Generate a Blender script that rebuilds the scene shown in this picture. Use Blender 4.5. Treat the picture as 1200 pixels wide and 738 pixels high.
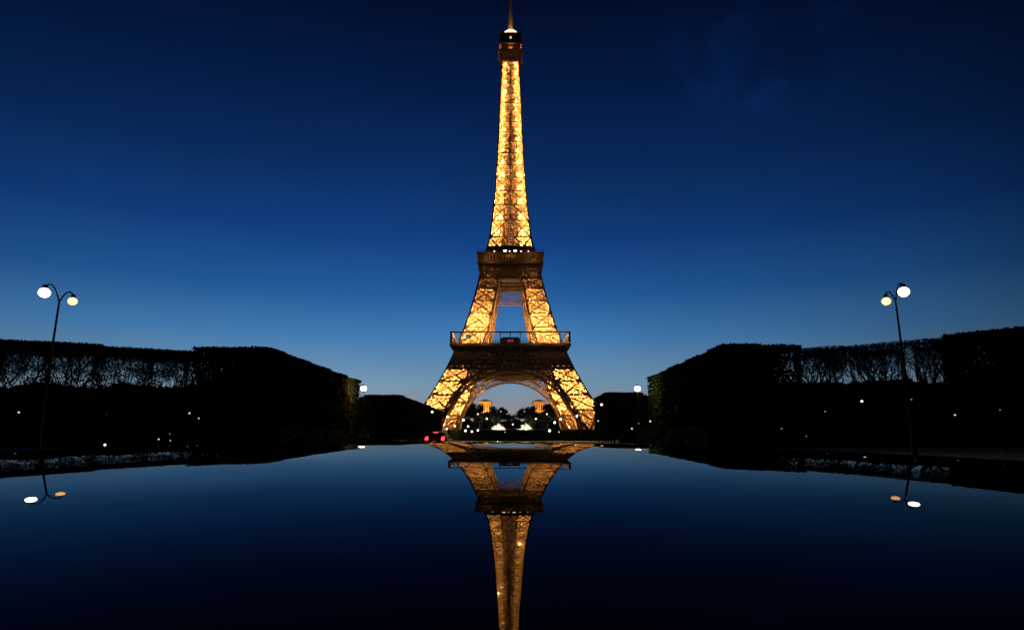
import bpy, math, random
from math import sin, cos, pi, radians as R
from mathutils import Vector, Matrix, noise as mnoise

sc = bpy.context.scene
for o in list(bpy.data.objects):
    bpy.data.objects.remove(o)
COL = sc.collection

# ------------------------------------------------------------------ camera
EYE = 1.0                       # eye height over the park ground
PITCH = R(11.4)
FPX = 717.0                     # focal length in pixels of the 1200 px wide photograph
cam = bpy.data.cameras.new('camera')
cam.sensor_width = 36.0
cam.lens = FPX / 1200.0 * 36.0
cam.clip_start = 0.01
cam.clip_end = 12000
camo = bpy.data.objects.new('camera', cam)
COL.objects.link(camo)
camo.location = (0, 0, EYE)
camo.rotation_euler = (pi / 2 + PITCH, 0, 0)
sc.camera = camo

# ------------------------------------------------------------------ view
sc.view_settings.view_transform = 'Standard'
sc.view_settings.look = 'None'
sc.view_settings.exposure = 0
sc.view_settings.gamma = 1
sc.view_settings.use_curve_mapping = False
sc.render.engine = 'CYCLES'
sc.cycles.use_denoising = True
sc.cycles.max_bounces = 5
sc.cycles.diffuse_bounces = 2
sc.cycles.sample_clamp_indirect = 4

# ------------------------------------------------------------------ dusk sky
def lin(r, g, b):
    f = lambda c: (c / 12.92) if c <= 0.04045 else ((c + 0.055) / 1.055) ** 2.4
    return (f(r / 255), f(g / 255), f(b / 255), 1)

world = bpy.data.worlds.new('World')
sc.world = world
world.use_nodes = True
nt = world.node_tree
N, L = nt.nodes, nt.links
N.clear()
w_out = N.new('ShaderNodeOutputWorld')
w_bg = N.new('ShaderNodeBackground')
w_bg.inputs['Strength'].default_value = 1.0
tc = N.new('ShaderNodeTexCoord')
sep = N.new('ShaderNodeSeparateXYZ')
L.new(tc.outputs['Generated'], sep.inputs[0])
asn = N.new('ShaderNodeMath'); asn.operation = 'ARCSINE'
L.new(sep.outputs['Z'], asn.inputs[0])
mr = N.new('ShaderNodeMapRange')
mr.inputs['From Min'].default_value = 0
mr.inputs['From Max'].default_value = R(45)
L.new(asn.outputs[0], mr.inputs['Value'])
ramp = N.new('ShaderNodeValToRGB')
L.new(mr.outputs[0], ramp.inputs[0])
SKY = [(0, (156, 134, 126)), (2.2, (146, 142, 144)), (5, (114, 150, 176)), (9, (70, 126, 180)), (13, (37, 93, 157)),
       (18, (19, 64, 129)), (24, (11, 45, 96)), (31, (5, 28, 70)), (38, (2, 14, 44)), (45, (1, 8, 28))]
el = ramp.color_ramp.elements
el[0].position = 0; el[0].color = lin(*SKY[0][1])
el[1].position = 1; el[1].color = lin(*SKY[-1][1])
for d, c in SKY[1:-1]:
    e = el.new(d / 45.0); e.color = lin(*c)
# the afterglow is strongest in the direction of the set sun and dies away to the sides
glow = Vector((-0.16, 1, 0)).normalized()
hv = N.new('ShaderNodeCombineXYZ')
L.new(sep.outputs['X'], hv.inputs[0]); L.new(sep.outputs['Y'], hv.inputs[1])
hn = N.new('ShaderNodeVectorMath'); hn.operation = 'NORMALIZE'
L.new(hv.outputs[0], hn.inputs[0])
dt = N.new('ShaderNodeVectorMath'); dt.operation = 'DOT_PRODUCT'
dt.inputs[1].default_value = glow
L.new(hn.outputs[0], dt.inputs[0])
az = N.new('ShaderNodeMapRange')
az.inputs['From Min'].default_value = 0.55
az.inputs['From Max'].default_value = 1.0
az.inputs['To Min'].default_value = 0.16
az.inputs['To Max'].default_value = 1.0
L.new(dt.outputs['Value'], az.inputs['Value'])
# faint high cloud
cn = N.new('ShaderNodeTexNoise')
cn.inputs['Scale'].default_value = 3.2
cn.inputs['Detail'].default_value = 6
mp = N.new('ShaderNodeMapping'); mp.inputs['Scale'].default_value = (1, 1, 2.2)
L.new(tc.outputs['Generated'], mp.inputs[0]); L.new(mp.outputs[0], cn.inputs['Vector'])
cm = N.new('ShaderNodeMapRange')
cm.inputs['From Min'].default_value = 0.35
cm.inputs['From Max'].default_value = 0.75
cm.inputs['To Min'].default_value = 0.95
cm.inputs['To Max'].default_value = 1.07
L.new(cn.outputs['Fac'], cm.inputs['Value'])
mu = N.new('ShaderNodeMath'); mu.operation = 'MULTIPLY'
L.new(az.outputs[0], mu.inputs[0]); L.new(cm.outputs[0], mu.inputs[1])
vm = N.new('ShaderNodeVectorMath'); vm.operation = 'SCALE'
L.new(ramp.outputs[0], vm.inputs[0]); # one thin wisp high on the right
wd = Vector((290, FPX * cos(PITCH) - 334 * sin(PITCH), FPX * sin(PITCH) + 334 * cos(PITCH))).normalized()
wdot = N.new('ShaderNodeVectorMath'); wdot.operation = 'DOT_PRODUCT'; wdot.inputs[1].default_value = wd
L.new(tc.outputs['Generated'], wdot.inputs[0])
wm = N.new('ShaderNodeMapRange'); wm.interpolation_type = 'SMOOTHSTEP'
wm.inputs['From Min'].default_value = 0.988; wm.inputs['From Max'].default_value = 0.9995
L.new(wdot.outputs['Value'], wm.inputs['Value'])
wn = N.new('ShaderNodeTexNoise'); wn.inputs['Scale'].default_value = 14; wn.inputs['Detail'].default_value = 7
L.new(tc.outputs['Generated'], wn.inputs['Vector'])
wr = N.new('ShaderNodeMapRange'); wr.inputs['From Min'].default_value = .42; wr.inputs['From Max'].default_value = .75
wr.inputs['To Min'].default_value = 0; wr.inputs['To Max'].default_value = .85
L.new(wn.outputs['Fac'], wr.inputs['Value'])
wx = N.new('ShaderNodeMath'); wx.operation = 'MULTIPLY_ADD'; wx.inputs[2].default_value = 1.0
L.new(wm.outputs[0], wx.inputs[0]); L.new(wr.outputs[0], wx.inputs[1])
wy = N.new('ShaderNodeMath'); wy.operation = 'MULTIPLY'
L.new(mu.outputs[0], wy.inputs[0]); L.new(wx.outputs[0], wy.inputs[1])
L.new(wy.outputs[0], vm.inputs['Scale'])
L.new(vm.outputs[0], w_bg.inputs['Color'])
L.new(w_bg.outputs[0], w_out.inputs[0])

# ------------------------------------------------------------------ helpers
def at(px, py, Y):
    """world point that the photograph shows at pixel px, py when it stands Y metres away"""
    x = px - 600; u = 369 - py
    fy = FPX * cos(PITCH) - u * sin(PITCH); fz = FPX * sin(PITCH) + u * cos(PITCH)
    return Vector((x / fy * Y, Y, EYE + fz / fy * Y))

def smooth(a, b, t):
    t = min(1, max(0, (t - a) / (b - a)))
    return t * t * (3 - 2 * t)

def ground_z(y):
    return -0.55 * (1 - smooth(6, 24, y)) + 30 * smooth(560, 1080, y)

def mat(name, col, rough=0.8, var=0.0, scale=3.0, emit=None, strength=0, metal=0, ior=None, trans=0, bump=0):
    m = bpy.data.materials.new(name)
    m.use_nodes = True
    t = m.node_tree
    b = t.nodes['Principled BSDF']
    b.inputs['Base Color'].default_value = (*col, 1)
    b.inputs['Roughness'].default_value = rough
    b.inputs['Metallic'].default_value = metal
    if name == 'iron': b.inputs['Specular IOR Level'].default_value = .1
    if 'foliage' in name or name in ('bark', 'pole', 'grass'): b.inputs['Specular IOR Level'].default_value = .08
    if ior: b.inputs['IOR'].default_value = ior
    if trans: b.inputs['Transmission Weight'].default_value = trans
    if emit:
        b.inputs['Emission Color'].default_value = (*emit, 1)
        b.inputs['Emission Strength'].default_value = strength
    if var or bump:
        tcn = t.nodes.new('ShaderNodeTexCoord')
        nz = t.nodes.new('ShaderNodeTexNoise')
        nz.inputs['Scale'].default_value = scale
        nz.inputs['Detail'].default_value = 5
        t.links.new(tcn.outputs['Object'], nz.inputs['Vector'])
    if var:
        mx = t.nodes.new('ShaderNodeMix'); mx.data_type = 'RGBA'
        mx.inputs[6].default_value = (*[c * (1 - var) for c in col], 1)
        mx.inputs[7].default_value = (*[min(1, c * (1 + var)) for c in col], 1)
        t.links.new(nz.outputs['Fac'], mx.inputs[0])
        t.links.new(mx.outputs[2], b.inputs['Base Color'])
    if bump:
        bp = t.nodes.new('ShaderNodeBump')
        bp.inputs['Strength'].default_value = bump
        t.links.new(nz.outputs['Fac'], bp.inputs['Height'])
        t.links.new(bp.outputs[0], b.inputs['Normal'])
    return m

M = {
    'iron': mat('iron', (0.30, 0.19, 0.115), 0.55, 0.25, 0.3),
    'stone': mat('stone', (0.33, 0.29, 0.24), 0.9, 0.25, 0.6),
    'cabin': mat('cabin', (0.05, 0.04, 0.035), 0.5, 0.2, 1),
    'glass': mat('glass', (0.02, 0.025, 0.03), 0.08),
    'foliage': mat('foliage', (0.016, 0.025, 0.009), 0.9, 0.5, 0.7),
    'dark_foliage': mat('dark_foliage', (0.012, 0.018, 0.008), 0.9, 0.5, 0.7),
    'bark': mat('bark', (0.055, 0.045, 0.035), 0.9, 0.3, 4),
    'grass': mat('grass', (0.035, 0.06, 0.018), 0.9, 0.4, 0.8),
    'earth': mat('earth', (0.05, 0.043, 0.034), 0.95, 0.3, 0.3),
    'asphalt': mat('asphalt', (0.05, 0.05, 0.052), 0.85, 0.2, 2),
    'gravel': mat('gravel', (0.18, 0.155, 0.12), 0.95, 0.25, 1.5),
    'pole': mat('pole', (0.012, 0.014, 0.013), 0.7, 0.2, 3),
    'black_metal': mat('black_metal', (0.02, 0.02, 0.022), 0.4),
    'rubber': mat('rubber', (0.015, 0.015, 0.015), 0.8),
    'alloy': mat('alloy', (0.5, 0.5, 0.52), 0.3, metal=1),
    'car_grey': mat('car_grey', (0.005, 0.005, 0.006), 0.5, ior=1.2),
    'chrome': mat('chrome', (0.6, 0.6, 0.6), 0.15, metal=1),
    'lamp_white': mat('lamp_white', (0.9, 0.9, 0.85), 0.4, emit=(1.0, 0.93, 0.66), strength=14),
    'lamp_orange': mat('lamp_orange', (0.9, 0.8, 0.6), 0.4, emit=(1.0, 0.56, 0.22), strength=3),
    'lamp_warm': mat('lamp_warm', (0.9, 0.8, 0.6), 0.4, emit=(1.0, 0.84, 0.52), strength=8),
    'lamp_green': mat('lamp_green', (0.8, 0.9, 0.7), 0.4, emit=(0.86, 1.0, 0.55), strength=5),
    'lamp_far': mat('lamp_far', (0.9, 0.85, 0.75), 0.4, emit=(1.0, 0.84, 0.60), strength=3.0),
    'lamp_dim': mat('lamp_dim', (0.8, 0.8, 0.8), 0.4, emit=(0.85, 0.85, 0.80), strength=0.8),
    'lamp_faint': mat('lamp_faint', (0.8, 0.8, 0.8), 0.4, emit=(0.85, 0.82, 0.78), strength=0.22),
    'lamp_pink': mat('lamp_pink', (0.8, 0.5, 0.5), 0.4, emit=(1.0, 0.45, 0.42), strength=.7),
    'frosted': mat('frosted', (1, .97, .9), 0.45, ior=1.15, trans=1),
    'tail_red': mat('tail_red', (0.5, 0.01, 0.01), 0.3, emit=(1.0, 0.05, 0.06), strength=2.6),
    'tail_dim': mat('tail_dim', (0.3, 0.01, 0.01), 0.3, emit=(1.0, 0.12, 0.1), strength=.10),
    'car_glass': mat('car_glass', (0.006, 0.006, 0.007), 0.5, ior=1.15),
    'plate': mat('plate', (0.7, 0.7, 0.65), 0.5),
    'limestone': mat('limestone', (0.42, 0.36, 0.27), 0.85, 0.15, 0.2),
    'roof_lead': mat('roof_lead', (0.10, 0.11, 0.12), 0.6, 0.2, 1),
    'spray': mat('spray', (0.85, 0.87, 0.9), 0.5),
    'magenta_screen': mat('magenta_screen', (0.2, 0.02, 0.1), 0.4, emit=(0.55, 0.10, 0.32), strength=.45),
    'white_window': mat('white_window', (0.8, 0.8, 0.8), 0.4, emit=(1.0, 0.80, 0.55), strength=4.0),
    'dim_window': mat('dim_window', (0.8, 0.8, 0.8), 0.4, emit=(1.0, 0.85, 0.7), strength=0.7),
    'beacon': mat('beacon', (0.9, 0.8, 0.6), 0.4, emit=(1.0, 0.80, 0.42), strength=2.2),
}

class MB:
    def __init__(s): s.v = []; s.f = []
    def poly(s, pts):
        n = len(s.v); s.v += [tuple(p) for p in pts]; s.f.append(tuple(range(n, n + len(pts))))
    def bar(s, p, q, w, w2=None, caps=True):
        p = Vector(p); q = Vector(q); d = q - p
        if d.length < 1e-6: return
        d.normalize()
        up = Vector((0, 0, 1)) if abs(d.z) < 0.95 else Vector((0, 1, 0))
        a = d.cross(up).normalized(); b = a.cross(d)
        n = len(s.v)
        for c, ww in ((p, w), (q, w2 if w2 is not None else w)):
            for (i, j) in ((-1, -1), (1, -1), (1, 1), (-1, 1)):
                s.v.append(tuple(c + a * (i * ww / 2) + b * (j * ww / 2)))
        for k in range(4):
            s.f.append((n + k, n + (k + 1) % 4, n + 4 + (k + 1) % 4, n + 4 + k))
        if caps: s.f += [(n + 3, n + 2, n + 1, n), (n + 4, n + 5, n + 6, n + 7)]
    def box(s, x0, x1, y0, y1, z0, z1):
        n = len(s.v)
        s.v += [(x0, y0, z0), (x1, y0, z0), (x1, y1, z0), (x0, y1, z0), (x0, y0, z1), (x1, y0, z1), (x1, y1, z1), (x0, y1, z1)]
        s.f += [(n, n + 3, n + 2, n + 1), (n + 4, n + 5, n + 6, n + 7), (n, n + 1, n + 5, n + 4), (n + 1, n + 2, n + 6, n + 5), (n + 2, n + 3, n + 7, n + 6), (n + 3, n, n + 4, n + 7)]
    def tube(s, pts, rad, k=6):
        pts = [Vector(p) for p in pts]
        rr = rad if isinstance(rad, (list, tuple)) else [rad] * len(pts)
        base = len(s.v)
        for i, p in enumerate(pts):
            d = (pts[min(i + 1, len(pts) - 1)] - pts[max(i - 1, 0)]).normalized()
            up = Vector((0, 0, 1)) if abs(d.z) < 0.9 else Vector((0, 1, 0))
            a = d.cross(up).normalized(); b = a.cross(d)
            for j in range(k):
                t = 2 * pi * j / k
                s.v.append(tuple(p + (a * cos(t) + b * sin(t)) * rr[i]))
        for i in range(len(pts) - 1):
            for j in range(k):
                s.f.append((base + i * k + j, base + i * k + (j + 1) % k, base + (i + 1) * k + (j + 1) % k, base + (i + 1) * k + j))
        s.f.append(tuple(base + j for j in reversed(range(k))))
        s.f.append(tuple(base + (len(pts) - 1) * k + j for j in range(k)))
    def lathe(s, prof, c=(0, 0, 0), k=12):
        base = len(s.v)
        for r, z in prof:
            for j in range(k):
                t = 2 * pi * j / k
                s.v.append((c[0] + r * cos(t), c[1] + r * sin(t), c[2] + z))
        for i in range(len(prof) - 1):
            for j in range(k):
                s.f.append((base + i * k + j, base + i * k + (j + 1) % k, base + (i + 1) * k + (j + 1) % k, base + (i + 1) * k + j))
        s.f.append(tuple(base + j for j in reversed(range(k))))
        s.f.append(tuple(base + (len(prof) - 1) * k + j for j in range(k)))
    def build(s, name, m, parent=None, smooth_=False):
        me = bpy.data.meshes.new(name)
        me.from_pydata(s.v, [], s.f)
        me.update()
        if smooth_:
            for p in me.polygons: p.use_smooth = True
        o = bpy.data.objects.new(name, me)
        me.materials.append(m)
        COL.objects.link(o)
        if parent: o.parent = parent
        return o

def empty(name, loc=(0, 0, 0), rz=0):
    o = bpy.data.objects.new(name, None)
    o.empty_display_size = 0.3
    o.location = loc; o.rotation_euler = (0, 0, rz)
    COL.objects.link(o)
    return o

def tag(o, label=None, cat=None, group=None, kind=None):
    if label: o['label'] = label
    if cat: o['category'] = cat
    if group: o['group'] = group
    if kind: o['kind'] = kind
    return o

def copy_tree(o, parent=None):
    c = o.copy(); COL.objects.link(c)
    if parent: c.parent = parent
    for ch in list(o.children):
        copy_tree(ch, c)
    return c

def lamp_light(name, loc, energy, col, size=0.3, parent=None):
    l = bpy.data.lights.new(name, 'POINT')
    l.energy = energy; l.color = col; l.shadow_soft_size = size
    o = bpy.data.objects.new(name, l)
    COL.objects.link(o); o.location = loc
    if parent: o.parent = parent
    return o

def spot_light(name, loc, target, energy, col, angle=60, size=0.4, parent=None, blend=0.5):
    l = bpy.data.lights.new(name, 'SPOT')
    l.energy = energy; l.color = col; l.shadow_soft_size = size
    l.spot_size = R(angle); l.spot_blend = blend
    o = bpy.data.objects.new(name, l)
    COL.objects.link(o); o.location = loc
    d = Vector(target) - Vector(loc)
    o.rotation_euler = d.to_track_quat('-Z', 'Y').to_euler()
    if parent: o.parent = parent
    return o

# ------------------------------------------------------------------ ground
def sheet(name, m, x0, x1, ys, dz, nx=12):
    b = MB()
    xs = [x0 + (x1 - x0) * i / nx for i in range(nx + 1)]
    for y in ys:
        for x in xs: b.v.append((x, y, ground_z(y) + dz))
    for j in range(len(ys) - 1):
        for i in range(nx):
            a = j * (nx + 1) + i
            b.f.append((a, a + 1, a + nx + 2, a + nx + 1))
    o = b.build(name, m, smooth_=True)
    o['kind'] = 'structure'
    return o

ys = [-300, -60, -20, 0, 4] + list(range(6, 26, 1)) + [40, 60, 100, 200, 300, 420, 540] + list(range(560, 1100, 20)) + [1500, 2500, 5000, 9000]
sheet('ground', M['earth'], -6000, 6000, ys, 0)
sheet('road', M['asphalt'], -70, 70, [-6, -2, 2, 6] + list(range(7, 25)), 0.004, 4)
sheet('crossing_road', M['asphalt'], -90, 90, [47, 50, 54, 58], 0.004, 4)
sheet('lawn', M['grass'], -17, 13, [64, 120, 200, 290], 0.008, 4)
sheet('gravel_path', M['gravel'], -27, -18, [60, 120, 200, 300], 0.004, 2)
sheet('gravel_path', M['gravel'], 14, 23, [60, 120, 200, 300], 0.004, 2)
kb = MB()
for y0, y1 in ((24.4, 24.7), (46.5, 46.8), (58.2, 58.5)):
    kb.box(-90, 90, y0, y1, -0.02, 0.12)
tag(kb.build('kerb', M['stone']), kind='structure')
pl = MB()
for k in range(-12, 13):
    pl.box(k * 5 - 1.2, k * 5 + 1.2, 52.4, 52.52, 0.0, 0.009)
tag(pl.build('road_marking', M['plate']), kind='structure')

# ------------------------------------------------------------------ the tower
TX, TY = -1.0, 390.0
tower = empty('lattice_tower', (TX, TY, 0))
tag(tower, 'tall wrought iron lattice tower floodlit gold against the dusk sky', 'tower')

def interp(tab, h):
    if h <= tab[0][0]: return tab[0][1]
    for k in range(len(tab) - 1):
        h0, a = tab[k]; h1, b = tab[k + 1]
        if h <= h1:
            # cubic hermite for a smooth outline
            m0 = (b - a) / (h1 - h0) if k == 0 else (b - tab[k - 1][1]) / (h1 - tab[k - 1][0])
            m1 = (b - a) / (h1 - h0) if k + 2 >= len(tab) else (tab[k + 2][1] - a) / (tab[k + 2][0] - h0)
            t = (h - h0) / (h1 - h0); d = h1 - h0
            return (2 * t**3 - 3 * t**2 + 1) * a + (t**3 - 2 * t**2 + t) * d * m0 + (-2 * t**3 + 3 * t**2) * b + (t**3 - t**2) * d * m1
    return tab[-1][1]

OUT = [(0, 60.5), (17, 48.6), (40, 36.8), (57, 30.3), (62, 28.6), (80, 23.6), (99, 19.4), (116, 15.8), (124, 13.7), (145, 11.5), (170, 9.6), (205, 8.0), (241, 6.6), (262, 5.7), (276, 5.2)]
INN = [(0, 45.5), (17, 34.2), (40, 23.4), (57, 16.6), (62, 14.2), (80, 10.4), (99, 7.4), (116, 4.2), (124, 2.8), (145, 2.0), (170, 1.35), (205, .85), (241, .55), (276, .4)]
oo = lambda h: interp(OUT, h)
ii = lambda h: interp(INN, h)

def lerp4(c, u, v):
    a, b, d, e = c          # a(0,0) b(1,0) d(1,1) e(0,1)
    return (a * (1 - u) + b * u) * (1 - v) + (e * (1 - u) + d * u) * v

rnd = random.Random(5)
def leg_section(levels, sx, sy, tc, td, tf, n, frame, lat, core=None, tin=None):

    cs = []
    for h in levels:
        o, i = oo(h), ii(h)
        cs.append([Vector((sx * a, sy * b, h)) for a, b in ((i, i), (o, i), (o, o), (i, o))])
    for k in range(len(levels) - 1):
        A, B = cs[k], cs[k + 1]
        for j in range(4):
            frame.bar(A[j], B[j], tc if j == 2 or tin is None else tin)
        for j in range(4):
            q = (A[j], A[(j + 1) % 4], B[(j + 1) % 4], B[j])
            frame.bar(q[3], q[2], td * 1.15)
            # main cross bracing: each brace is a pair of flat bars
            lat.bar(q[0], q[2], td); lat.bar(q[1], q[3], td)
            # secondary lattice of thin bars
            for s in range(1, 2 * n):
                u0 = s / n; v0 = 0
                if u0 > 1: v0 = u0 - 1; u0 = 1
                u1 = 0; v1 = s / n
                if v1 > 1: u1 = v1 - 1; v1 = 1
                lat.bar(lerp4(q, u0, v0), lerp4(q, u1, v1), tf, caps=False)
                lat.bar(lerp4(q, 1 - u0, v0), lerp4(q, 1 - u1, v1), tf, caps=False)
        # diaphragm
        for m in range(1, 4):
            t = m / 4
            lat.bar(B[0].lerp(B[1], t), B[3].lerp(B[2], t), tf * 1.5, caps=False)
            lat.bar(B[0].lerp(B[3], t), B[1].lerp(B[2], t), tf * 1.5, caps=False)
        lat.bar(B[0], B[2], td * 0.8); lat.bar(B[1], B[3], td * 0.8)
        # the lift track and stairs that climb inside the leg
        ca = sum(A, Vector()) / 4; cb = sum(B, Vector()) / 4
        if core is not None:
            # two slatted screens added to catch the floodlight, crossing in the middle of the leg
            NR = 6
            for m in range(NR):
                v0, v1 = m / NR, (m + rnd.uniform(.55, .8)) / NR
                for (c0, c1, c2, c3) in ((0, 1, 2, 3), (0, 3, 2, 1)):
                    # screen halfway between edge c0-c1 and edge c3-c2
                    for (t0, t1) in ((.05, .47), (.53, .95)):
                        if rnd.random() < .05: continue
                        t0 += rnd.uniform(0, .05); t1 -= rnd.uniform(0, .05)
                        def mid(C, t): return (C[c0].lerp(C[c1], t) + C[c3].lerp(C[c2], t)) / 2
                        core.poly([mid(A, t0).lerp(mid(B, t0), v0), mid(A, t1).lerp(mid(B, t1), v0), mid(A, t1).lerp(mid(B, t1), v1), mid(A, t0).lerp(mid(B, t0), v1)])
        for ax in (Vector((1, 0, 0)), Vector((0, 1, 0))):
            wd = (A[1] - A[0]).length * 0.16
            for sgn in (-1, 1):
                lat.bar(ca + ax * wd * sgn, cb + ax * wd * sgn, td * 0.7)
            for m in range(5):
                p = ca.lerp(cb, (m + .5) / 5)
                lat.bar(p - ax * wd, p + ax * wd, td * 0.55, caps=False)

LOW = [4.5, 16.5, 25, 33, 40.5, 48, 55]
UPP = [57, 66.5, 75.5, 84, 92, 99.5, 108]
for sx in (-1, 1):
    for sy in (-1, 1):
        fr, la = MB(), MB()
        co = MB()
        leg_section(LOW, sx, sy, 1.25, 0.85, 0.28, 4, fr, la, co)
        lg = fr.build('leg', M['iron'], tower); la.build('cross_bracing', M['iron'], lg); co.build('light_catch_screen', M['iron'], lg)
        fr, la = MB(), MB()
        co = MB()
        leg_section(UPP, sx, sy, 1.05, 0.7, 0.24, 3, fr, la, co)
        lg = fr.build('upper_leg', M['iron'], tower); la.build('cross_bracing', M['iron'], lg); co.build('light_catch_screen', M['iron'], lg)
        # masonry piers under the four corners of each leg
        for a in (ii(0), oo(0)):
            for c in (ii(0), oo(0)):
                b = MB()
                x, y = sx * a, sy * c
                n = len(b.v)
                for z, hw in ((0, 5.5), (2.5, 4.6), (4.7, 3.0)):
                    ox, oy = -sx * z * 0.55, -sy * z * 0.55
                    b.v += [(x + ox - hw, y + oy - hw, z), (x + ox + hw, y + oy - hw, z), (x + ox + hw, y + oy + hw, z), (x + ox - hw, y + oy + hw, z)]
                for t in range(2):
                    for k in range(4):
                        b.f.append((n + t * 4 + k, n + t * 4 + (k + 1) % 4, n + t * 4 + 4 + (k + 1) % 4, n + t * 4 + 4 + k))
                b.f.append((n + 8, n + 9, n + 10, n + 11))
                b.build('masonry_pier', M['stone'], tower)

# side frame: u along the side, depth out to the face
def side_pt(s, u, h, d):
    """s = 0..3 side of the tower, u along it, d distance of the face from the axis"""
    x, y = u, -d
    for _ in range(s): x, y = -y, x
    return Vector((x, y, h))

AR_A, AR_B = 37.0, 39.0
TH, TW = 4.2, 2.0
for s in range(4):
    a = MB()
    K = 44
    prev = None
    for k in range(K + 1):
        t = pi * k / K
        hi, ho = AR_B * sin(t), (AR_B + TH) * sin(t)
        ui, uo = AR_A * cos(t), (AR_A + TW) * cos(t)
        pts = []
        for (u, h) in ((ui, hi), (uo, ho)):
            d = oo(h) + 0.9
            pts += [side_pt(s, u, h, d), side_pt(s, u, h, d - 3.2)]
        if prev:
            a.bar(prev[0], pts[0], 0.95); a.bar(prev[1], pts[1], 0.95)
            a.bar(prev[2], pts[2], 0.8); a.bar(prev[3], pts[3], 0.8)
            a.bar(prev[0], pts[2], 0.3, caps=False); a.bar(prev[2], pts[0], 0.3, caps=False)
            a.bar(prev[1], pts[3], 0.3, caps=False); a.bar(prev[3], pts[1], 0.3, caps=False)
            # soffit plate between the two rims
            a.poly([prev[0], pts[0], pts[1], prev[1]])
        a.bar(pts[0], pts[2], 0.42, caps=False); a.bar(pts[1], pts[3], 0.42, caps=False)
        a.bar(pts[2], pts[3], 0.35, caps=False)
        prev = pts
    arch = a.build('arch', M['iron'], tower)
    # spandrel between arch, belt and legs
    sps = {-1: MB(), 1: MB()}
    HB = 40.2
    nb = 30
    def ring_h(u):
        w = AR_A + TW
        return (AR_B + TH) * math.sqrt(max(0, 1 - (u / w) ** 2)) if abs(u) < w else 0
    def top_u(h): return ii(h)
    for k in range(-nb, nb + 1):
        u = k * 1.15
        h0 = ring_h(u)
        h1 = HB
        # stop at the inner edge of the leg
        while h1 > h0 and abs(u) > ii(h1) - 0.2: h1 -= 0.5
        if h1 - h0 > 0.8:
            sp = sps[-1 if u < 0 else 1]
            sp.bar(side_pt(s, u, h0, oo(h0) - .5), side_pt(s, u, h1, oo(h1) - .5), 0.36, caps=False)
            for dd in (-1, 1):
                u2 = u + dd * 2.3; hm = min(h1, h0 + 5.5)
                if abs(u2) < ii(hm) - .2 and hm > ring_h(u2):
                    sp = sps[-1 if u < 0 else 1]
            sp.bar(side_pt(s, u, h0, oo(h0) - .5), side_pt(s, u2, hm, oo(hm) - .5), 0.32, caps=False)
    for h in (12, 16, 20, 24, 28, 32, 36):
        w = AR_A + TW
        ue = w * math.sqrt(1 - (h / (AR_B + TH)) ** 2)
        if ii(h) > ue:
            for q in (-1, 1):
                sps[q].bar(side_pt(s, q * ue, h, oo(h) - .5), side_pt(s, q * ii(h), h, oo(h) - .5), 0.4, caps=False)
    for q in (-1, 1): sps[q].build('spandrel', M['iron'], arch)
    # belt truss under the first platform
    bt = MB()
    for h in (40.6, 47, 54.0):
        bt.bar(side_pt(s, -oo(h), h, oo(h) + .25), side_pt(s, oo(h), h, oo(h) + .25), 1.25)
        bt.bar(side_pt(s, -ii(h), h, ii(h)), side_pt(s, ii(h), h, ii(h)), 1.0)
    nseg = 22
    for (h0, h1) in ((40.6, 47), (47, 54.0)):
        for k in range(nseg):
            u0, u1 = -1 + 2 * k / nseg, -1 + 2 * (k + 1) / nseg
            p = [side_pt(s, u0 * oo(h0), h0, oo(h0)), side_pt(s, u1 * oo(h0), h0, oo(h0)), side_pt(s, u1 * oo(h1), h1, oo(h1)), side_pt(s, u0 * oo(h1), h1, oo(h1))]
            bt.bar(p[0], p[2], .5, caps=False); bt.bar(p[1], p[3], .5, caps=False); bt.bar(p[0], p[3], .55, caps=False)
            m0 = (p[0] + p[1]) / 2; m1 = (p[2] + p[3]) / 2; m2 = (p[0] + p[3]) / 2; m3 = (p[1] + p[2]) / 2
            for (x, y) in ((m0, m3), (m3, m1), (m1, m2), (m2, m0)): bt.bar(x, y, .34, caps=False)
    bt.build('belt_truss', M['iron'], tower)

def ring_slab(b, ho, hi, z0, z1):
    b.box(-ho, ho, -ho, -hi, z0, z1); b.box(-ho, ho, hi, ho, z0, z1)
    b.box(-ho, -hi, -hi + .003, hi - .003, z0, z1); b.box(hi, ho, -hi + .003, hi - .003, z0, z1)

# first platform
b = MB()
ring_slab(b, 34.6, 9.0, 55.0, 56.0)
for k in range(-8, 9):                       # beams under the deck
    b.bar((k * 4, -33, 54.6), (k * 4, 33, 54.6), .7); b.bar((-33, k * 4, 54.45), (33, k * 4, 54.45), .5)
p1 = b.build('first_platform', M['iron'], tower)
b = MB()
for s in range(4):
    b.bar(side_pt(s, -35.2, 54.9, 35.0), side_pt(s, 35.2, 54.9, 35.0), 1.3)     # fascia
    b.bar(side_pt(s, -35.2, 56.6, 35.2), side_pt(s, 35.2, 56.6, 35.2), .35)
    for k in range(31):                                                         # corbels
        u = -34 + 68 * k / 30
        b.bar(side_pt(s, u, 54.2, 35.1), side_pt(s, u * .93, 51.4, 32.4), .55)
    b.bar(side_pt(s, -32.4, 51.4, 32.4), side_pt(s, 32.4, 51.4, 32.4), .6)
b.build('fascia', M['iron'], p1)
b = MB()
for s in range(4):
    b.bar(side_pt(s, -35.2, 62.3, 35.0), side_pt(s, 35.2, 62.3, 35.0), .85)
    b.bar(side_pt(s, -35, 57.9, 35.1), side_pt(s, 35, 57.9, 35.1), .16)
    for k in range(13):
        u = -35 + 70 * k / 12
        b.bar(side_pt(s, u, 56, 35.0), side_pt(s, u, 62, 35.0), .8 if k in (0, 12) else .5)
    for k in range(97):
        u = -35 + 70 * k / 96
        b.bar(side_pt(s, u, 56, 35.12), side_pt(s, u, 57.8, 35.12), .09, caps=False)
b.build('gallery', M['iron'], p1)
b = MB()
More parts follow.
